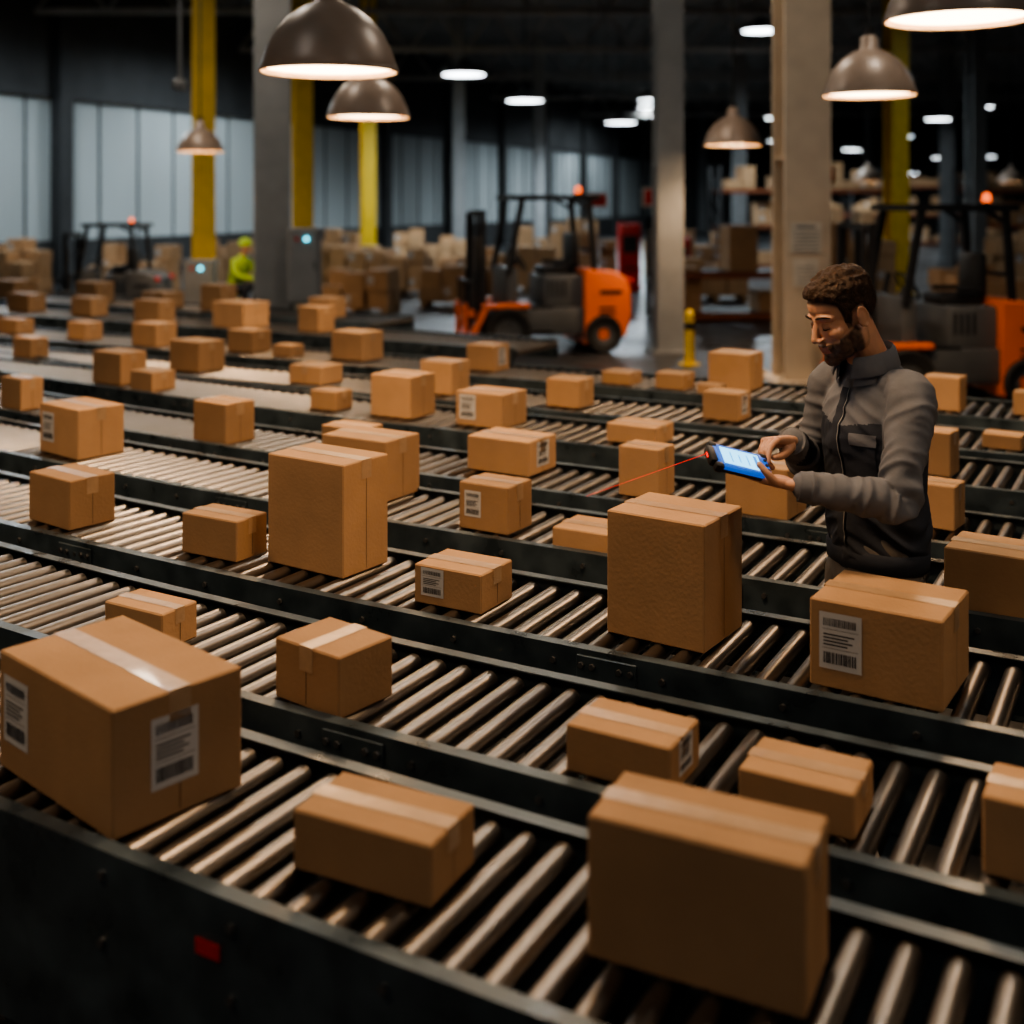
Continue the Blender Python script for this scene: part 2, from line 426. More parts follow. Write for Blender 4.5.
def rack(x,y,L,rz=0,levels=(.1,1.25,2.4,3.4),dp=1.0,fill=.8):
    e=empty('pallet_rack',(x,y,0),rz); b=MB(); c=MB(); rnd=random.Random(int(x*13+y))
    top=levels[-1]+.7; n=max(1,round(L/2.4)); bay=L/n
    for i in range(n+1):
        xx=-L/2+i*bay
        for sy in(-1,1): b.box((xx,sy*dp/2,top/2),(.09,.07,top),0)
        z=.2
        while z<top-.5: b.beam((xx,-dp/2,z),(xx,dp/2,z+.5),.03,.03,0); z+=.5
    for lv in levels:
        for sy in(-1,1): b.box((0,sy*dp/2,lv),(L,.05,.11),1)
        b.box((0,0,lv+.05),(L,dp,.02),0)
        for i in range(n):
            u=-L/2+i*bay+.2
            while u<-L/2+(i+1)*bay-.5:
                w=rnd.uniform(.35,.55)
                if rnd.random()<fill:
                    z=lv+.062
                    for k in range(rnd.choice((1,1,2,2))):
                        hh=rnd.uniform(.22,.4); cbox_mesh(c,w*.94,.7,hh,rnd.choice('NNL'),Matrix.Translation((u+w/2,0,z))); z+=hh+.002
                u+=w
    b.obj('rack_frame',[M['dark'],M['rackbeam']],e,smooth=False); c.obj('rack_cartons',BM,e,smooth=False)
rack(8.2,34,5.0,.1,levels=(.1,1.2,2.2)); rack(16.5,35,7,.1,levels=(.1,1.2,2.2)); rack(18,52,12,0.1,levels=(.1,1.3,2.5)); rack(16.5,24.5,5,.2,levels=(.1,1.1))
rack(3.9,19.6,3.2,.05,levels=(.1,.75),fill=.45)
def bollard(x,y):
    b=MB(); b.cyl((0,0,0),(0,0,.015),.12,seg=20,mi=0); b.cyl((0,0,.01),(0,0,.6),.055,seg=18,mi=0); b.rev([(.055,.6),(.045,.63),(.02,.645),(0,.648)],seg=18,mi=0)
    b.cyl((0,0,.42),(0,0,.50),.057,seg=18,mi=1); b.obj('safety_bollard',[M['yellow'],M['blk']],loc=(x,y,0))
bollard(2.1,14.2); bollard(-.2,17.6); bollard(3.9,15.5)
for (x,y,w,h,m) in((2.5,25.6,.45,1.45,'red'),(3.6,26.0,.5,1.15,'red'),(6.6,28,.8,1.3,'orange')):
    b=MB(); b.box((0,0,h/2),(w,.4,h),0,bev=.03,seg=2); b.box((0,-.21,h*.7),(w*.7,.02,h*.25),1); b.box((0,-.215,h*.35),(w*.6,.02,.04),1)
    for sx in(-1,1): b.box((sx*w*.35,0,.02),(.08,.42,.04),1)
    b.obj('fire_equipment_cabinet',[M[m],M['blk']],loc=(x,y,0))
def sign(x,y,z,w,h,m):
    b=MB(); b.box((0,0,0),(w,.03,h),0,bev=.005); b.box((0,-.017,0),(w*.86,.004,h*.8),1)
    for sx in(-1,1): b.cyl((sx*w*.4,0,h/2),(sx*w*.4,0,ZC_-z),.006,seg=6,mi=2)
    b.obj('safety_sign',[M['paper'],M[m],M['cord']],loc=(x,y,z),smooth=False)
sign(2.55,21.5,2.0,.42,.34,'red'); sign(6.9,26.5,2.5,.5,.4,'orange'); sign(1.75,24.5,1.95,.4,.3,'red')

# ------------------------------------------------------------------ forklifts
def forklift(x,y,rz,sc=1,body='orange',beacon=True):
    e=empty('forklift',(x,y,0),rz,sc)
    cw=MB()
    prof=[(-.50,.12),(-.95,.12),(-1.10,.22),(-1.17,.50),(-1.16,.85),(-1.08,1.0),(-.95,1.07),(-.50,1.10)]
    ys=[-.52,-.49,-.40,0,.40,.49,.52]; vs=[];k=len(prof)
    for yy in ys:
        sh={.52:.86,.49:.95,.40:1.,0:1.02}[abs(yy)]
        for px,pz in prof: vs.append((-.5+(px+.5)*sh,yy,.12+(pz-.12)*(1 if abs(yy)<.5 else .97)))
    fs=[]
    for j in range(len(ys)-1):
        for q in range(k): r=(q+1)%k; fs.append((j*k+q,j*k+r,(j+1)*k+r,(j+1)*k+q))
    fs+= [tuple(range(k)),tuple((len(ys)-1)*k+q for q in range(k))]
    cw.add(vs,fs,0)
    cw.box((-1.165,0,.62),(.02,.5,.16),1)
    for i in range(4): cw.box((-1.16,0,.80+i*.04),(.03,.4,.015),1)
    for sy in(-1,1):
        cw.box((-.85,sy*.525,.8),(.3,.012,.05),1); cw.cyl((-1.1,sy*.42,.93),(-1.18,sy*.42,.93),.05,seg=14,mi=2)
        for i in range(3): cw.box((-.80,sy*.525,.45+i*.07),(.22,.012,.025),1)
    cw.obj('counterweight',[M[body],M['blk'],M['red']],e,ang=30)
    ch=MB()
    ch.box((.05,0,.42),(1.2,.92,.36),0,bev=.04,seg=2)
    ch.box((-.28,0,.80),(.62,.80,.46),0,bev=.05,seg=2)
    ch.box((.46,0,.80),(.16,.86,.66),0,bev=.04,seg=2)
    ch.box((.15,0,.61),(.45,.9,.03),1)
    for sy in(-1,1):
        ch.box((.15,sy*.50,.30),(.40,.12,.04),1); ch.box((.56,sy*.47,.64),(.62,.18,.07),2,bev=.02)
        ch.beam((.82,sy*.47,.64),(1.0,sy*.47,.28),.18,.05,2)
        for i in range(4): ch.box((-.25+i*.07,sy*.402,.85),(.03,.01,.22),1)
    ch.obj('chassis',[M['chassis'],M['blk'],M[body]],e)
    s=MB(); s.box((-.22,0,1.08),(.46,.46,.12),0,bev=.04,seg=2); s.box((-.45,0,1.33),(.12,.44,.48),0,bev=.05,seg=2)
    for sy in(-1,1): s.box((-.28,sy*.26,1.18),(.3,.05,.05),0,bev=.015)
    s.obj('seat',[M['blk']],e)
    w=MB()
    R=Matrix.Translation((.28,0,1.22))@Matrix.Rotation(math.radians(-55),4,'Y')
    pr=[(.17+.014*math.cos(2*pi*i/8),.014*math.sin(2*pi*i/8)) for i in range(9)]
    w.rev(pr,seg=24,X=R)
    for i in range(3):
        an=i*2*pi/3; w.beam(R@Vector((0,0,0)),R@Vector((.17*math.cos(an),.17*math.sin(an),0)),.02,.01)
    w.cyl((.28,0,1.22),(.46,0,1.02),.025); w.beam((.4,-.25,1.12),(.34,-.27,1.34),.02,.02); w.beam((.4,-.31,1.12),(.34,-.33,1.34),.02,.02)
    w.obj('steering_wheel',[M['blk']],e)
    g=MB()
    for sy in(-1,1):
        g.beam((.52,sy*.44,1.05),(.34,sy*.44,2.02),.07,.06); g.beam((-.66,sy*.42,1.02),(-.58,sy*.42,2.02),.07,.06)
        g.beam((-.70,sy*.44,2.04),(.46,sy*.44,2.04),.07,.07)
        g.beam((-.55,sy*.42,1.9),(-.35,sy*.43,2.02),.04,.04)
    g.beam((.44,-.46,2.04),(.44,.46,2.04),.07,.07); g.beam((-.68,-.46,2.04),(-.68,.46,2.04),.07,.07)
    for i in range(7): g.beam((-.66,-.33+i*.11,2.05),(.42,-.33+i*.11,2.05),.03,.025)
    g.beam((-.62,-.42,1.35),(-.62,.42,1.35),.04,.04)
    g.obj('overhead_guard',[M['blk']],e,smooth=False)
    mst=MB()
    for sy in(-1,1):
        mst.box((.84,sy*.36,.98),(.07,.045,1.80),0); mst.box((.90,sy*.30,.96),(.05,.04,1.76),0)
        mst.cyl((.82,sy*.29,.2),(.82,sy*.29,1.5),.018,mi=1,seg=10)
    for z in(.25,1.0,1.84): mst.box((.84,0,z),(.05,.72,.07),0)
    mst.cyl((.90,0,.2),(.90,0,1.0),.03,mi=1,seg=12)
    mst.obj('mast',[M['blk'],M['bolt']],e)
    f=MB()
    for z in(.22,.55): f.box((1.0,0,z),(.05,.95,.09),2)
    for yy in(-.44,-.22,0,.22,.44): f.box((1.0,yy,.74),(.025,.025,.40),0)
    f.box((1.0,0,.95),(.03,.95,.03),0)
    for sy in(-1,1):
        f.box((1.05,sy*.25,.36),(.045,.11,.62),2); f.add([(1.03,sy*.25-.055,.05),(1.03,sy*.25+.055,.05),(1.03,sy*.25+.055,.10),(1.03,sy*.25-.055,.10),(2.0,sy*.25-.04,.05),(2.0,sy*.25+.04,.05),(2.0,sy*.25+.04,.06),(2.0,sy*.25-.04,.06)],[(0,1,2,3),(4,5,6,7),(0,4,5,1),(2,6,7,3),(0,3,7,4),(1,5,6,2)],1)
    f.obj('fork_carriage',[M['blk'],M['bolt'],M[body]],e,smooth=False)
    t=MB()
    for (wx,r,hw) in((.55,.31,.13),(-.75,.25,.11)):
        for sy in(-1,1):
            R=Matrix.Translation((wx,sy*.47,r))@Matrix.Rotation(pi/2,4,'X')
            t.rev([(r*.55,-hw*.7),(r*.92,-hw),(r,-hw*.7),(r,hw*.7),(r*.92,hw),(r*.55,hw*.7),(r*.55,-hw*.7)],seg=28,mi=0,X=R)
            t.rev([(0,-hw*.4),(r*.3,-hw*.45),(r*.56,-hw*.65),(r*.56,hw*.65),(r*.3,hw*.45),(0,hw*.4)],seg=20,mi=1,X=R)
            for i in range(5):
                an=2*pi*i/5; t.cyl((r*.38*math.cos(an),r*.38*math.sin(an),-hw*.7),(r*.38*math.cos(an),r*.38*math.sin(an),hw*.7),.02,seg=6,mi=1,X=R)
    t.obj('wheels',[M['rubber'],M['chassis']],e)
    if beacon:
        q=MB(); q.cyl((-.5,.2,2.07),(-.5,.2,2.10),.06,mi=1); q.rev([(.045,2.10),(.045,2.16),(.03,2.19),(0,2.20)],c=(-.5,.2,0),seg=16); q.obj('beacon',[M['beacon'],M['blk']],e)
forklift(.34,15.6,math.radians(194),.97)
forklift(4.08,11.65,math.radians(188),.92)
forklift(-6.4,19.2,math.radians(176),.76,'chassis')

# ------------------------------------------------------------------ lamps
def spot(loc,power,col,blend=.6,ang=150,rad=.16,parent=None):
    l=bpy.data.lights.new('lamp_light','SPOT'); l.energy=power; l.color=col; l.spot_size=math.radians(ang); l.spot_blend=blend; l.shadow_soft_size=rad
    o=bpy.data.objects.new('lamp_light',l); COL.objects.link(o); o.location=loc
    if parent:o.parent=parent
    return o
WARM=(1,.64,.36)
def pendant(x,y,z,dia=.7,power=140):
    e=empty('pendant_lamp',(x,y,z)); r=dia/2; b=MB()
    outer=[(r,0),(r,.015),(r*.97,.05),(r*.90,.12),(r*.78,.20),(r*.60,.275),(r*.40,.325),(r*.24,.35),(r*.20,.36),(r*.19,.44),(r*.12,.46),(0,.465)]
    b.rev(outer,seg=48,mi=0)
    inner=[(r,0),(r*.975,0),(r*.95,.045),(r*.87,.11),(r*.75,.19),(r*.57,.26),(0,.30)]
    b.rev(inner,seg=48,mi=1)
    b.rev([(r*1.0,-.004),(r*1.015,.0),(r*1.015,.012),(r*1.0,.016)],seg=48,mi=0)
    b.obj('shade',[M['shade'],M['shadein']],e,ang=60,recalc=False)
    b=MB(); b.rev([(0,.018),(r*.5,.016),(r*.93,.022)],seg=40); b.obj('diffuser',[M['warm']],e)
    b=MB(); b.cyl((0,0,.46),(0,0,ZC_-z),.011,seg=8); b.cyl((0,0,.44),(0,0,.52),.035,seg=12); b.cyl((0,0,ZC_-.06-z),(0,0,ZC_-z),.06,seg=16); b.obj('suspension_cord',[M['cord']],e)
    if power: spot((0,0,-.03),power,WARM,parent=e)
pendant(-.93,6.1,2.60,power=165)
pendant(-1.22,10.2,2.65,power=190)
pendant(-4.65,17.9,2.67,power=170)
pendant(2.16,5.8,2.82,power=165)
pendant(2.74,9.2,2.75,power=190)
pendant(2.67,14.5,2.61,power=170)
pendant(8.9,30,2.42,power=0); pendant(12.9,31,2.4,power=0)
pendant(.10,3.25,3.0,power=115)  # added key lamp, out of view, to light the worker and nearby boxes
pendant(-2.9,4.2,2.95,power=85)  # this and the following pendants are out of view, added as fill light
pendant(-4.6,9.4,2.95,power=130)
pendant(-1.9,1.6,2.95,power=10)
pendant(2.3,1.8,2.95,power=16)

def highbay(x,y,z,dia=1.,power=0,col=(.80,.92,1)):
    e=empty('highbay_lamp',(x,y,z)); r=dia/2; b=MB()
    b.rev([(r*.97,0),(r,.03),(r*.9,.12),(r*.4,.2),(r*.25,.34),(0,.36)],seg=32); b.obj('housing',[M['dark']],e)
    b=MB(); b.rev([(0,-.005),(r*.6,-.005),(r*.95,.0)],seg=32); b.obj('lens',[M['cool']],e)
    b=MB(); b.cyl((0,0,.34),(0,0,ZC_-z),.012,seg=6); b.obj('suspension_rod',[M['cord']],e)
    if power: spot((0,0,-.05),power,col,ang=172,rad=.3,parent=e)
for a in ((-1.1,27.3,4.8,1,1000),(.34,31.6,4.56,1,800),(3.4,37.5,4.36,1,1700),(6.55,31.6,6.4,1,1700),(6.8,60,6.6,1,3000),(13.6,48,3.95,.8,1500),
          (13.5,38,4.5,.82,0),(17.9,50,3.7,.8,0),(12,55,5.7,.8,0),(23.8,60,4.1,.8,0),(20,45,5.6,.8,0),(-9.5,23,6.4,1,1700),(10.5,20,6.4,1,800),(27,70,5.0,1,0),  # the two powered lamps here are out of view, added as fill
          (8.5,46,4.9,.8,0),(10.5,62,5.2,.8,0),(15,66,4.6,.8,0),(16.5,42,5.2,.7,0),(22,66,3.4,.8,0),(19,58,5.0,.8,0),(11,50,4.4,.7,0),(14.4,60,3.5,.8,0),
          (-5.4,31,6.4,1,1600),(5.7,50,6.1,.9,3000)):  # first lamp added out of sight behind a pendant to brighten the wall
    highbay(*a)
FILL_COL=(1,.80,.60)
highbay(-3.5,3,6.6,1,60,FILL_COL); highbay(4,2,6.6,1,60,FILL_COL); highbay(0,-3,6.6,1,90,FILL_COL)  # unseen highbays around the camera, added as weak fill
highbay(3.2,8.2,6.7,1,320,FILL_COL); highbay(-3.4,10,6.7,1,300,FILL_COL); highbay(.5,12.5,6.9,1,460,FILL_COL); highbay(-5,16,6.7,1,460,FILL_COL)  # unseen highbays added as fill for the columns and mid-hall

# ------------------------------------------------------------------ organic helpers
def catmull(P,k):
    out=[];n=len(P)
    for i in range(n-1):
        p0=P[max(i-1,0)];p1=P[i];p2=P[i+1];p3=P[min(i+2,n-1)]
        for j in range(k):
            t=j/k; out.append([.5*((2*b_)+(-a_+c_)*t+(2*a_-5*b_+4*c_-d_)*t*t+(-a_+3*b_-3*c_+d_)*t**3) for a_,b_,c_,d_ in zip(p0,p1,p2,p3)])
    out.append(list(P[-1])); return out
def tube(mb,pts,rad,side=(1,0,0),seg=20,k=4,mi=0,X=None):
    P=[list(p)+([r,r] if not isinstance(r,tuple) else list(r)) for p,r in zip(pts,rad)]
    Q=catmull(P,k) if k>1 else P
    rings=[]; n=len(Q); side=Vector(side)
    C=[Vector(q[:3]) for q in Q]
    def frame(i):
        t=(C[min(i+1,n-1)]-C[max(i-1,0)]).normalized(); s=(side-t*side.dot(t))
        if s.length<1e-3: s=t.orthogonal()
        s.normalize(); return t,s,t.cross(s)
    def ring(c,s,u,ra,rb): return [c+s*math.cos(2*pi*j/seg)*ra+u*math.sin(2*pi*j/seg)*rb for j in range(seg)]
    t,s,u=frame(0); ra,rb=Q[0][3:5]; rm=min(ra,rb)
    for a in(75,45,20): rings.append(ring(C[0]-t*rm*math.sin(math.radians(a)),s,u,ra*math.cos(math.radians(a)),rb*math.cos(math.radians(a))))
    for i in range(n):
        t,s,u=frame(i); rings.append(ring(C[i],s,u,Q[i][3],Q[i][4]))
    ra,rb=Q[-1][3:5]; rm=min(ra,rb)
    for a in(20,45,75): rings.append(ring(C[-1]+t*rm*math.sin(math.radians(a)),s,u,ra*math.cos(math.radians(a)),rb*math.cos(math.radians(a))))
    vs=[p for r in rings for p in r]; fs=[]
    for i in range(len(rings)-1):
        for j in range(seg): q=(j+1)%seg; fs.append((i*seg+j,i*seg+q,(i+1)*seg+q,(i+1)*seg+j))
    fs.append(tuple(range(seg))[::-1]); fs.append(tuple((len(rings)-1)*seg+j for j in range(seg)))
    mb.add(vs,fs,mi,X)
def ell(mb,c,r,X=None,mi=0,seg=20,rg=12,rot=None):
    c=Vector(c); vs=[(0,0,-1)]
    for i in range(1,rg):
        ph=-pi/2+pi*i/rg
        for j in range(seg): vs.append((math.cos(ph)*math.cos(2*pi*j/seg),math.cos(ph)*math.sin(2*pi*j/seg),math.sin(ph)))
    vs.append((0,0,1)); R=rot or Matrix.Identity(3)
    vs=[c+R@Vector((v[0]*r[0],v[1]*r[1],v[2]*r[2])) for v in vs]; fs=[]
    for j in range(seg): q=(j+1)%seg; fs.append((0,1+q,1+j)); fs.append((len(vs)-1,1+(rg-2)*seg+j,1+(rg-2)*seg+q))
    for i in range(rg-2):
        for j in range(seg): q=(j+1)%seg; fs.append((1+i*seg+j,1+i*seg+q,1+(i+1)*seg+q,1+(i+1)*seg+j))
    mb.add(vs,fs,mi,X)
def fuse(mb,voxel,smooth=4,fac=.5):
    o=mb.obj('tmp_fuse',[],smooth=False)
    r=o.modifiers.new('r','REMESH'); r.mode='VOXEL'; r.voxel_size=voxel
    s=o.modifiers.new('s','SMOOTH'); s.factor=fac; s.iterations=smooth
    dg=bpy.context.evaluated_depsgraph_get(); dg.update()
    me=bpy.data.meshes.new_from_object(o.evaluated_get(dg)); bpy.data.objects.remove(o)
    return me
def finish(me,name,mats,parent):
    me.name=name
    me.materials.clear()
    for m in mats: me.materials.append(m)
    me.polygons.foreach_set('use_smooth',[True]*len(me.polygons))
    o=bpy.data.objects.new(name,me); COL.objects.link(o); o.parent=parent; return o
def sstep(a,b_,x):
    t=max(0,min(1,(x-a)/(b_-a))); return t*t*(3-2*t)
def ridge(q): return 1-2*abs(noise.noise(q))*1.6

# ------------------------------------------------------------------ the worker
PX,PY,PH=1.03,3.434,math.radians(-65)
man=empty('warehouse_worker',(PX,PY,0),PH)
SL=(.160,-.002,1.412); EL=(.232,-.118,1.150); WL=(.095,-.335,1.185)
SR=(-.165,.0,1.412); ER=(-.245,-.03,1.155); WR=(-.09,-.215,1.262)
b=MB()
tube(b,[(0,.02,.95),(0,.02,1.02),(0,.015,1.12),(0,.01,1.25),(0,.010,1.35),(0,.008,1.42),(0,.002,1.468)],
     [(.158,.118),(.160,.120),(.156,.118),(.168,.128),(.168,.122),(.138,.098),(.082,.072)],seg=40)
ell(b,(0,-.025,1.28),(.13,.105,.13)); ell(b,(0,.06,1.33),(.14,.080,.13))
for S,E,W in((SL,EL,WL),(SR,ER,WR)):
    S=Vector(S);E=Vector(E);W=Vector(W)
    tube(b,[S*.5+Vector((0,0.0,1.437))*.5,S,S.lerp(E,.35),S.lerp(E,.75),E,E.lerp(W,.3),E.lerp(W,.7),E.lerp(W,.93)],
         [.056,.064,.061,.054,.052,.050,.044,.039],seg=24)
me=fuse(b,.0055,5)
def arm_d(p,S,E,W):
    def seg(a,c):
        a=Vector(a);c=Vector(c);t=max(0,min(1,(p-a).dot(c-a)/(c-a).length_squared)); return (p-(a+(c-a)*t)).length,t
    d1,t1=seg(S,E);d2,t2=seg(E,W); return (d1,t1,0) if d1<d2 else (d2,t2,1)
nr=[v.normal.copy() for v in me.vertices]
for v,n_ in zip(me.vertices,nr):
    p=v.co.copy()
    dl=arm_d(p,SL,EL,WL); dr=arm_d(p,SR,ER,WR); L_=dl[0]<dr[0]; tt=dl if L_ else dr
    S,E,W=[Vector(k) for k in ((SL,EL,WL) if L_ else (SR,ER,WR))]
    wa_=sstep(.11,.08,tt[0])*sstep(.11,.15,abs(p.x)) if p.y>-.14 else 1.
    s_=(tt[1] if tt[2]==0 else 1+tt[1])
    rad=(p-(S.lerp(E,tt[1]) if tt[2]==0 else E.lerp(W,tt[1])))
    el=math.exp(-((s_-1.0)/.38)**2)+.55*math.exp(-((s_-1.85)/.2)**2)+.35*math.exp(-((s_-.15)/.2)**2)
    q=Vector((s_*7.5+rad.x*11+rad.z*7,rad.y*15,rad.z*10+rad.x*6))
    fa=ridge(q)*(.0020+.0080*el)+noise.noise(q*.6+Vector((4,0,0)))*.004
    w=math.exp(-((p.z-1.03)/.08)**2)+.35*math.exp(-((p.z-1.33)/.07)**2)
    q2=Vector((p.x*9,p.y*9,p.z*24+abs(p.x)*14))
    fb=ridge(q2)*(.0015+.0075*w)+noise.noise(Vector((p.x*14+5,p.y*14,p.z*5)))*.006
    v.co=p+n_*(fa*wa_+fb*(1-wa_))
me.update()
bv=BVHTree.FromPolygons([v.co.copy() for v in me.vertices],[list(p.vertices) for p in me.polygons])
jk=finish(me,'jacket',[M['jgrey'],M['jnavy']],man)
for p in me.polygons:
    c=p.center; dl=arm_d(c,SL,EL,WL); dr=arm_d(c,SR,ER,WR); da=min(dl[0],dr[0])
    arm=(da<.074 and abs(c.x)>.125+.02*max(0,(1.3-c.z)/.3)) or c.y<-.165
    g=0 if (arm or c.z>1.315+.03*(abs(c.x)/.17)) else 1
    p.material_index=g
def patch(mb,x0,x1,z0,z1,front=True,off=.004,nx=8,nz=14,mi=0,y0=-.165):
    vs=[]
    for j in range(nz+1):
        for i in range(nx+1):
            x=x0+(x1-x0)*i/nx; z=z0+(z1-z0)*j/nz
            h=bv.ray_cast(Vector((x,y0 if front else .5,z)),Vector((0,1 if front else -1,0)))
            if h[0] is None: return
            vs.append(h[0]+Vector((0,-off if front else off,0)))
    fs=[(j*(nx+1)+i,j*(nx+1)+i+1,(j+1)*(nx+1)+i+1,(j+1)*(nx+1)+i) for j in range(nz) for i in range(nx)]
    mb.add(vs,fs,mi)
b=MB()
patch(b,-.016,.016,.98,1.42,nx=3,nz=40,mi=1); patch(b,.012,.0145,.98,1.42,nx=1,nz=40,off=.0055,mi=2)
patch(b,.050,.118,1.270,1.303,off=.006,mi=0); patch(b,.053,.115,1.175,1.270,off=.0035,mi=1)
patch(b,-.12,.12,1.335,1.339,front=False,off=.0035,nx=24,nz=1,mi=2)
b.obj('jacket_details',[M['jgrey'],M['jnavy'],M['jline']],man)
b=MB(); vs=[];ns=48
for z,k_ in((.915,1.0),(.918,1.035),(.962,1.05),(.970,1.0)):
    for j in range(ns):
        an=2*pi*j/ns; vs.append((.158*k_*math.cos(an),.02+.118*k_*math.sin(an),z))
b.add(vs,[(i*ns+j,i*ns+(j+1)%ns,(i+1)*ns+(j+1)%ns,(i+1)*ns+j) for i in range(3) for j in range(ns)]); b.obj('hem_band',[M['jnavy']],man,ang=60)
b=MB()
for E,W in((EL,WL),(ER,WR)):
    E=Vector(E);W=Vector(W); t=(W-E).normalized(); p=[E.lerp(W,.84),E.lerp(W,1.0)]
    a=t.orthogonal().normalized(); u=t.cross(a); vs=[]
    for q,r in((p[0],.037),(p[0],.0430),(p[1],.0405),(p[1],.032),(p[0]*.4+p[1]*.6,.030)):
        for j in range(24): vs.append(q+a*math.cos(2*pi*j/24)*r+u*math.sin(2*pi*j/24)*r)
    b.add(vs,[(i*24+j,i*24+(j+1)%24,(i+1)*24+(j+1)%24,(i+1)*24+j) for i in range(4) for j in range(24)])
b.obj('cuffs',[M['jgrey']],man,ang=60)
b=MB(); vs=[]; ns=36
prof=[(.078,1.452),(.070,1.492),(.067,1.524),(.071,1.532),(.079,1.524),(.092,1.480),(.088,1.474),(.076,1.508)]
for j in range(ns+1):
    an=math.radians(-90+24+(312)*j/ns); fr_=.5-.5*math.sin(an)
    for r,z in prof:
        vs.append((r*1.05*math.cos(an),-.018+r*.98*math.sin(an)-.010*fr_,z-.040*fr_+.014))
k=len(prof)
b.add(vs,[(j*k+q,j*k+(q+1)%k,(j+1)*k+(q+1)%k,(j+1)*k+q) for j in range(ns) for q in range(k)]+[tuple(range(k)),tuple(ns*k+q for q in range(k))])
b.obj('collar',[M['jgrey']],man,ang=60)
b=MB()
tube(b,[(0,.01,.98),(0,.012,.90),(0,.01,.84)],[(.148,.105),(.150,.110),(.135,.10)],seg=32)
for s in(-1,1):
    tube(b,[(s*.078,.01,.88),(s*.088,.0,.72),(s*.09,-.012,.50),(s*.09,.008,.30),(s*.09,.015,.12)],[.085,.082,.062,.060,.056],seg=20)
me=fuse(b,.009,4)
for v in me.vertices: v.co+=v.normal*noise.noise(Vector((v.co.x*14,v.co.y*14,v.co.z*20)))*.005
finish(me,'trousers',[M['trous']],man)
b=MB()
for s in(-1,1):
    tube(b,[(s*.09,.02,.16),(s*.09,.02,.08),(s*.09,.015,.045)],[.05,.05,.046],seg=16)
    tube(b,[(s*.09,.04,.045),(s*.092,-.05,.045),(s*.095,-.14,.038)],[(.043,.042),(.046,.042),(.04,.034)],seg=16)
me=fuse(b,.007,3)
for v in me.vertices:
    if v.co.z<.004: v.co.z=.002
finish(me,'boots',[M['boot']],man)

# ---- head (built in its own frame, face toward -y)
HM=Matrix.Translation((0,-.110,1.626))@Matrix.Rotation(math.radians(-7),4,'Z')@Matrix.Rotation(math.radians(23),4,'X')@Matrix.Scale(1.02,4)
b=MB()
ell(b,(0,.018,.035),(.074,.095,.086),seg=32,rg=20)
ell(b,(0,-.022,.045),(.061,.062,.056))
ell(b,(0,-.028,-.020),(.059,.059,.080)); ell(b,(0,-.040,-.078),(.049,.046,.036)); ell(b,(0,-.072,-.100),(.024,.020,.019))
ell(b,(0,-.060,-.062),(.034,.033,.030))
for s in(-1,1):
    ell(b,(s*.045,.0,-.060),(.018,.034,.038)); ell(b,(s*.040,-.058,-.022),(.022,.022,.020)); ell(b,(s*.036,-.046,-.058),(.020,.026,.028))
    tube(b,[(s*.004,-.077,.021),(s*.026,-.0775,.027),(s*.048,-.060,.022)],[.008,.0095,.008],seg=10)
    ell(b,(s*.0115,-.096,-.035),(.0080,.0110,.0072))
    ell(b,(s*.031,-.0690,.001),(.0150,.0125,.0110))
    ell(b,(s*.075,.014,-.006),(.006,.015,.028),rot=Matrix.Rotation(-.12,3,'X'))
    er=[(s*.080,.014+.0155*math.cos(a_)+.002,-.004+.027*math.sin(a_)) for a_ in [math.radians(q) for q in(170,140,110,70,30,-10,-50,-90)]]
    tube(b,er,[.0036]*7+[.005],seg=8,k=3)
    er=[(s*.078,.010+.009*math.cos(a_)+.002,-.002+.016*math.sin(a_)) for a_ in [math.radians(q) for q in(120,70,30,-10,-60)]]
    tube(b,er,[.0028]*5,seg=8,k=3)
tube(b,[(0,-.076,.022),(0,-.086,.004),(0,-.098,-.018),(0,-.1045,-.030)],[(.0085,.009),(.0085,.009),(.0105,.010),(.0115,.0105)],seg=12)
tube(b,[(-.023,-.080,-.063),(-.010,-.0905,-.0590),(0,-.0920,-.0600),(.010,-.0905,-.0590),(.023,-.080,-.063)],[.0035,.0050,.0046,.0050,.0035],seg=10)
tube(b,[(-.021,-.080,-.0680),(0,-.0905,-.0710),(.021,-.080,-.0680)],[.0038,.0062,.0038],seg=10)
HI=HM.inverted()
tube(b,[HI@Vector((0,.008,1.40)),HI@Vector((0,-.005,1.48)),HI@Vector((0,-.050,1.560)),HI@Vector((0,-.075,1.615))],[.062,.057,.056,.052],seg=24)
me=fuse(b,.0028,6,.5)
def hairline(y):
    K=[(-.12,.080),(-.085,.074),(-.06,.064),(-.038,.050),(-.031,.012),(-.028,-.020),(-.012,-.022),(-.006,.018),(.030,.026),(.042,-.010),(.07,-.040),(.2,-.045)]
    for (a,za),(c,zc) in zip(K,K[1:]):
        if y<=c: return za+(zc-za)*max(0,(y-a))/(c-a)
    return -.045
col=me.color_attributes.new('Col','FLOAT_COLOR','POINT')
skin=Vector((.52,.295,.195)); brd=Vector((.034,.022,.016)); lip=Vector((.34,.14,.11))
nr=[v.normal.copy() for v in me.vertices]
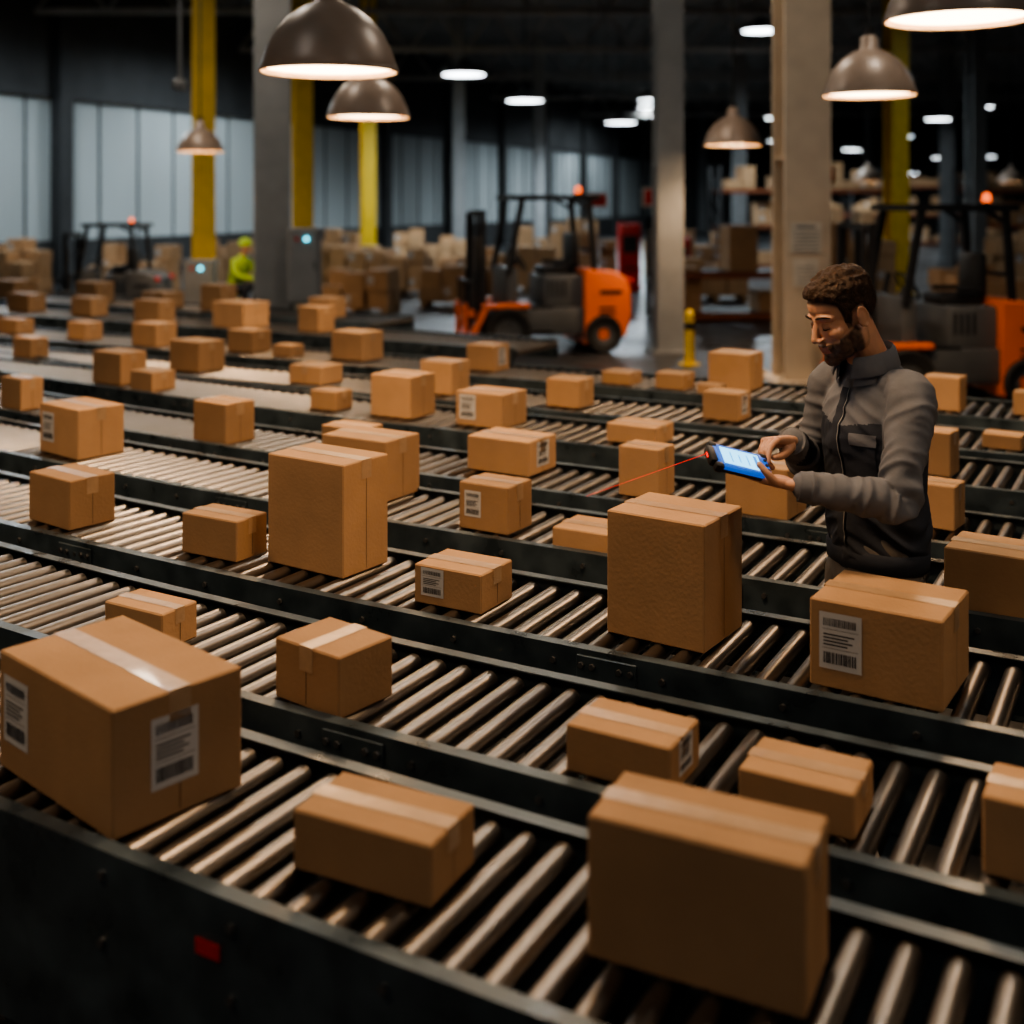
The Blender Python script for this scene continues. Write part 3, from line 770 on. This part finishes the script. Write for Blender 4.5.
for i,v in enumerate(me.vertices):
    x,y,z=v.co; ax=abs(x)
    zl=-.024+(y+.005)*(.026/.08)
    m_=sstep(.005,-.005,z-zl)*sstep(.010,-.004,y)*sstep(-.150,-.118,z)
    if y<-.055 and ax<.05: m_*=sstep(.0,-.006,z+.047)
    if ax<.021 and -.0765<z<-.0560 and y<-.080: m_=0
    if z<-.10 and y>-.050: m_*=.45
    m_*=.95+.15*noise.noise(v.co*90); m_=max(0,min(1,m_))
    c=skin.lerp(brd,m_*.93)
    if ax<.021 and -.0765<z<-.056 and y<-.080: c=lip
    cheek=math.exp(-((ax-.04)**2+(z+.02)**2)/.0006)
    if m_<.1: c=c+Vector((.03,-.008,-.008))*cheek
    if -.010<z<.010 and .018<ax<.045 and y<-.06: c=c*.80
    hm=sstep(-.012,.004,z-hairline(y))
    if z>-.06 and y>-.10 and not(ax>.077): c=c.lerp(brd,hm*.9)
    col.data[i].color=(*c,1)
    v.co+=nr[i]*(m_*.0030+m_*.0015*noise.noise(v.co*250))
me.transform(HM); finish(me,'head',[M['skin']],man)
b=MB(); ell(b,(0,.018,.035),(.074,.095,.086),seg=130,rg=80)
hv=[]
for v in b.v:
    p=Vector(v); dn=Vector(((p.x)/.074**2,(p.y-.018)/.095**2,(p.z-.035)/.086**2)).normalized()
    mk=sstep(-.004,.010,p.z-hairline(p.y))
    top=sstep(.035,.095,p.z); fr_=sstep(-.02,-.06,p.y)
    cur=(ridge(p*55)*.0035+noise.noise(p*110)*.0022+noise.noise(p*32)*.003)*(.3+.7*top)
    hv.append(p+dn*(-.006+mk*(.0072+.012*top+.007*fr_+cur)))
b.v=[tuple(p) for p in hv]
b.obj('hair',[M['hair']],man,ang=180).data.transform(HM)
b=MB()
for s in(-1,1):
    tube(b,[(s*.012,-.0855,.026),(s*.026,-.0872,.031),(s*.040,-.080,.031),(s*.052,-.066,.025)],[(.003,.0026),(.0038,.0032),(.003,.0028),(.0015,.0015)],seg=8,X=HM)
    tube(b,[(s*.018,-.0785,-.0045),(s*.031,-.0822,-.0062),(s*.044,-.073,-.0045)],[.0012,.0018,.0012],seg=6,X=HM)
b.obj('eyebrows_and_lashes',[M['hair']],man)

# ---- hands
def hand(W,D,Nn,S,curl,thumb,back,name):
    W=Vector(W);D=Vector(D).normalized();Nn=Vector(Nn);Nn=(Nn-D*Nn.dot(D)).normalized();S0=Vector(S);Sx=D.cross(Nn); 
    if Sx.dot(S0)<0:Sx=-Sx
    b=MB()
    offs=(.030,.0105,-.0095,-.028); kl=(.094,.098,.093,.085)
    Ls=((.043,.026,.021),(.047,.030,.022),(.043,.028,.021),(.034,.021,.019)); Rr=(.0090,.0092,.0086,.0076)
    for j in range(4):
        K=W+D*kl[j]+Sx*offs[j]
        tube(b,[W+D*.01+Sx*offs[j]*.55,W+D*.055+Sx*offs[j]*.8,K],[.0135,.0135,.0110],seg=12,k=3)
        pts=[K];ang=0
        for q in range(3):
            ang+=math.radians(curl[j][q]); dd=(D*math.cos(ang)+Nn*math.sin(ang)+Sx*offs[j]*1.6).normalized(); pts.append(pts[-1]+dd*Ls[j][q])
        r=Rr[j]; tube(b,pts,[r*1.05,r,r*.92,r*.78],seg=12,k=3)
    ell(b,W+D*.05+Nn*.004,(.036,.036,.016),rot=Matrix((Sx,D,Nn)).transposed())
    tp=[Vector(p) for p in thumb]; tube(b,tp,[.016,.0130,.0104,.0085],seg=12,k=3)
    bk=Vector(back); tube(b,[bk,bk.lerp(W,.6),W+D*.012],[.029,(.027,.021),(.027,.018)],side=tuple(Sx),seg=16,k=3)
    me=fuse(b,.0022,3,.5); finish(me,name,[M['hskin']],man)
hand(WL,(-.80,-.58,.10),(-.15,.05,1),(.5,-.85,0),[(5,38,48),(8,36,46),(10,36,44),(14,36,42)],
     [(.080,-.360,1.190),(.073,-.397,1.200),(.066,-.418,1.222),(.050,-.430,1.243)],Vector(EL).lerp(Vector(WL),.8),'hand_left')
hand(WR,(.22,-.96,.14),(.25,-.1,-.95),(1,.2,.2),[(28,30,18),(45,58,40),(52,66,45),(58,68,45)],
     [(-.062,-.240,1.254),(-.040,-.277,1.242),(-.025,-.307,1.238),(-.015,-.333,1.240)],Vector(ER).lerp(Vector(WR),.8),'hand_right')

# ---- handheld scanner
Lx=Vector((-.13,-.87,.25)).normalized(); Nz=Vector((.50,.02,.83)); Nz=(Nz-Lx*Nz.dot(Lx)).normalized(); Wy=Nz.cross(Lx)
DC=Vector((0.0,-.455,1.240))
DM=Matrix(((Lx.x,Wy.x,Nz.x,DC.x),(Lx.y,Wy.y,Nz.y,DC.y),(Lx.z,Wy.z,Nz.z,DC.z),(0,0,0,1)))
sc=empty('handheld_scanner',(PX,PY,0),PH)
b=MB()
b.box((0,0,0),(.175,.094,.022),0,DM,bev=.008,seg=3)
b.box((0,0,-.004),(.180,.099,.012),1,DM,bev=.005,seg=2)
b.box((.091,0,.0),(.022,.060,.026),1,DM,bev=.006,seg=2); b.box((.103,0,.0),(.003,.018,.005),4,DM)
b.box((.005,0,.0105),(.136,.080,.003),0,DM,bev=.001); b.box((.005,0,.0125),(.118,.062,.002),2,DM)
for i in range(3): b.box((.036-i*.026,.002,.0138),(.003,.040-(i%2)*.012,.0006),3,DM)
b.box((-.042,0,.0138),(.010,.048,.0006),3,DM)
for i in range(3): b.cyl((-.076,-.02+i*.02,.011),(-.076,-.02+i*.02,.0135),.005,seg=12,mi=1,X=DM)
for sx in(-1,1):
    for sy in(-1,1): b.box((sx*.079,sy*.040,0),(.026,.022,.026),1,DM,bev=.007,seg=2)
b.obj('scanner_body',[M['devblue'],M['blk'],M['screen'],M['scrline'],M['laser']],sc)
mw=Matrix.Translation((PX,PY,0))@Matrix.Rotation(PH,4,'Z')
p0=mw@(DM@Vector((.109,0,0))); p1=Vector((.29,4.66,.80))
b=MB(); b.cyl(p0,p1,.0007,seg=6); b.obj('laser_beam',[M['laser']])

# ------------------------------------------------------------------ second worker, crouching at the back
w2=empty('crouching_worker',(-4.55,20.0,0),math.radians(60),1.0)
b=MB()
tube(b,[(0,.12,.42),(0,.05,.62),(0,-.04,.86),(0,-.08,.98)],[(.16,.12),(.15,.115),(.185,.12),(.10,.08)],seg=24)
for s in(-1,1): tube(b,[(s*.17,-.06,.93),(s*.24,-.18,.72),(s*.12,-.42,.66)],[.065,.05,.042],seg=14)
finish(fuse(b,.012,3),'vest_jacket',[M['hivis']],w2)
b=MB()
for s in(-1,1):
    tube(b,[(s*.09,.12,.42),(s*.14,-.28,.50),(s*.12,-.12,.10)],[.10,.07,.055],seg=14); tube(b,[(s*.12,-.08,.05),(s*.12,-.24,.045)],[.045,.04],seg=12)
finish(fuse(b,.012,3),'trousers',[M['jnavy']],w2)
b=MB(); tube(b,[(0,-.08,.98),(0,-.12,1.08)],[.055,.055]); ell(b,(0,-.14,1.14),(.075,.095,.115)); ell(b,(0,-.235,1.12),(.014,.02,.02))
for s in(-1,1):
    ell(b,(s*.10,-.47,.66),(.035,.055,.02))
    for q in range(4): tube(b,[(s*(.08+q*.014),-.50,.66),(s*(.08+q*.014),-.55,.64)],[.009,.008],seg=8)
finish(fuse(b,.008,3),'head_and_hands',[M['hskin']],w2)
b=MB(); b.rev([(.125,1.20),(.112,1.205),(.108,1.24),(.09,1.29),(.05,1.32),(0,1.33)],c=(0,-.14,0),seg=24); b.obj('safety_helmet',[M['hivis']],w2)

# ------------------------------------------------------------------ world, camera
w=bpy.data.worlds.new('world'); SC.world=w; w.use_nodes=True
bg=w.node_tree.nodes['Background']; bg.inputs[0].default_value=(.66,.80,1,1); bg.inputs[1].default_value=.065
cam=bpy.data.cameras.new('camera'); co=bpy.data.objects.new('camera',cam); COL.objects.link(co)
co.location=(0,0,1.95); co.rotation_euler=(pi/2,0,0); cam.sensor_width=36; cam.lens=36*1200/1024; cam.shift_y=-(512-200)/1024
cam.clip_end=300; cam.dof.use_dof=True; cam.dof.focus_distance=3.5; cam.dof.aperture_fstop=1.6
SC.camera=co
try: SC.view_settings.look='AgX - Medium High Contrast'
except Exception: pass
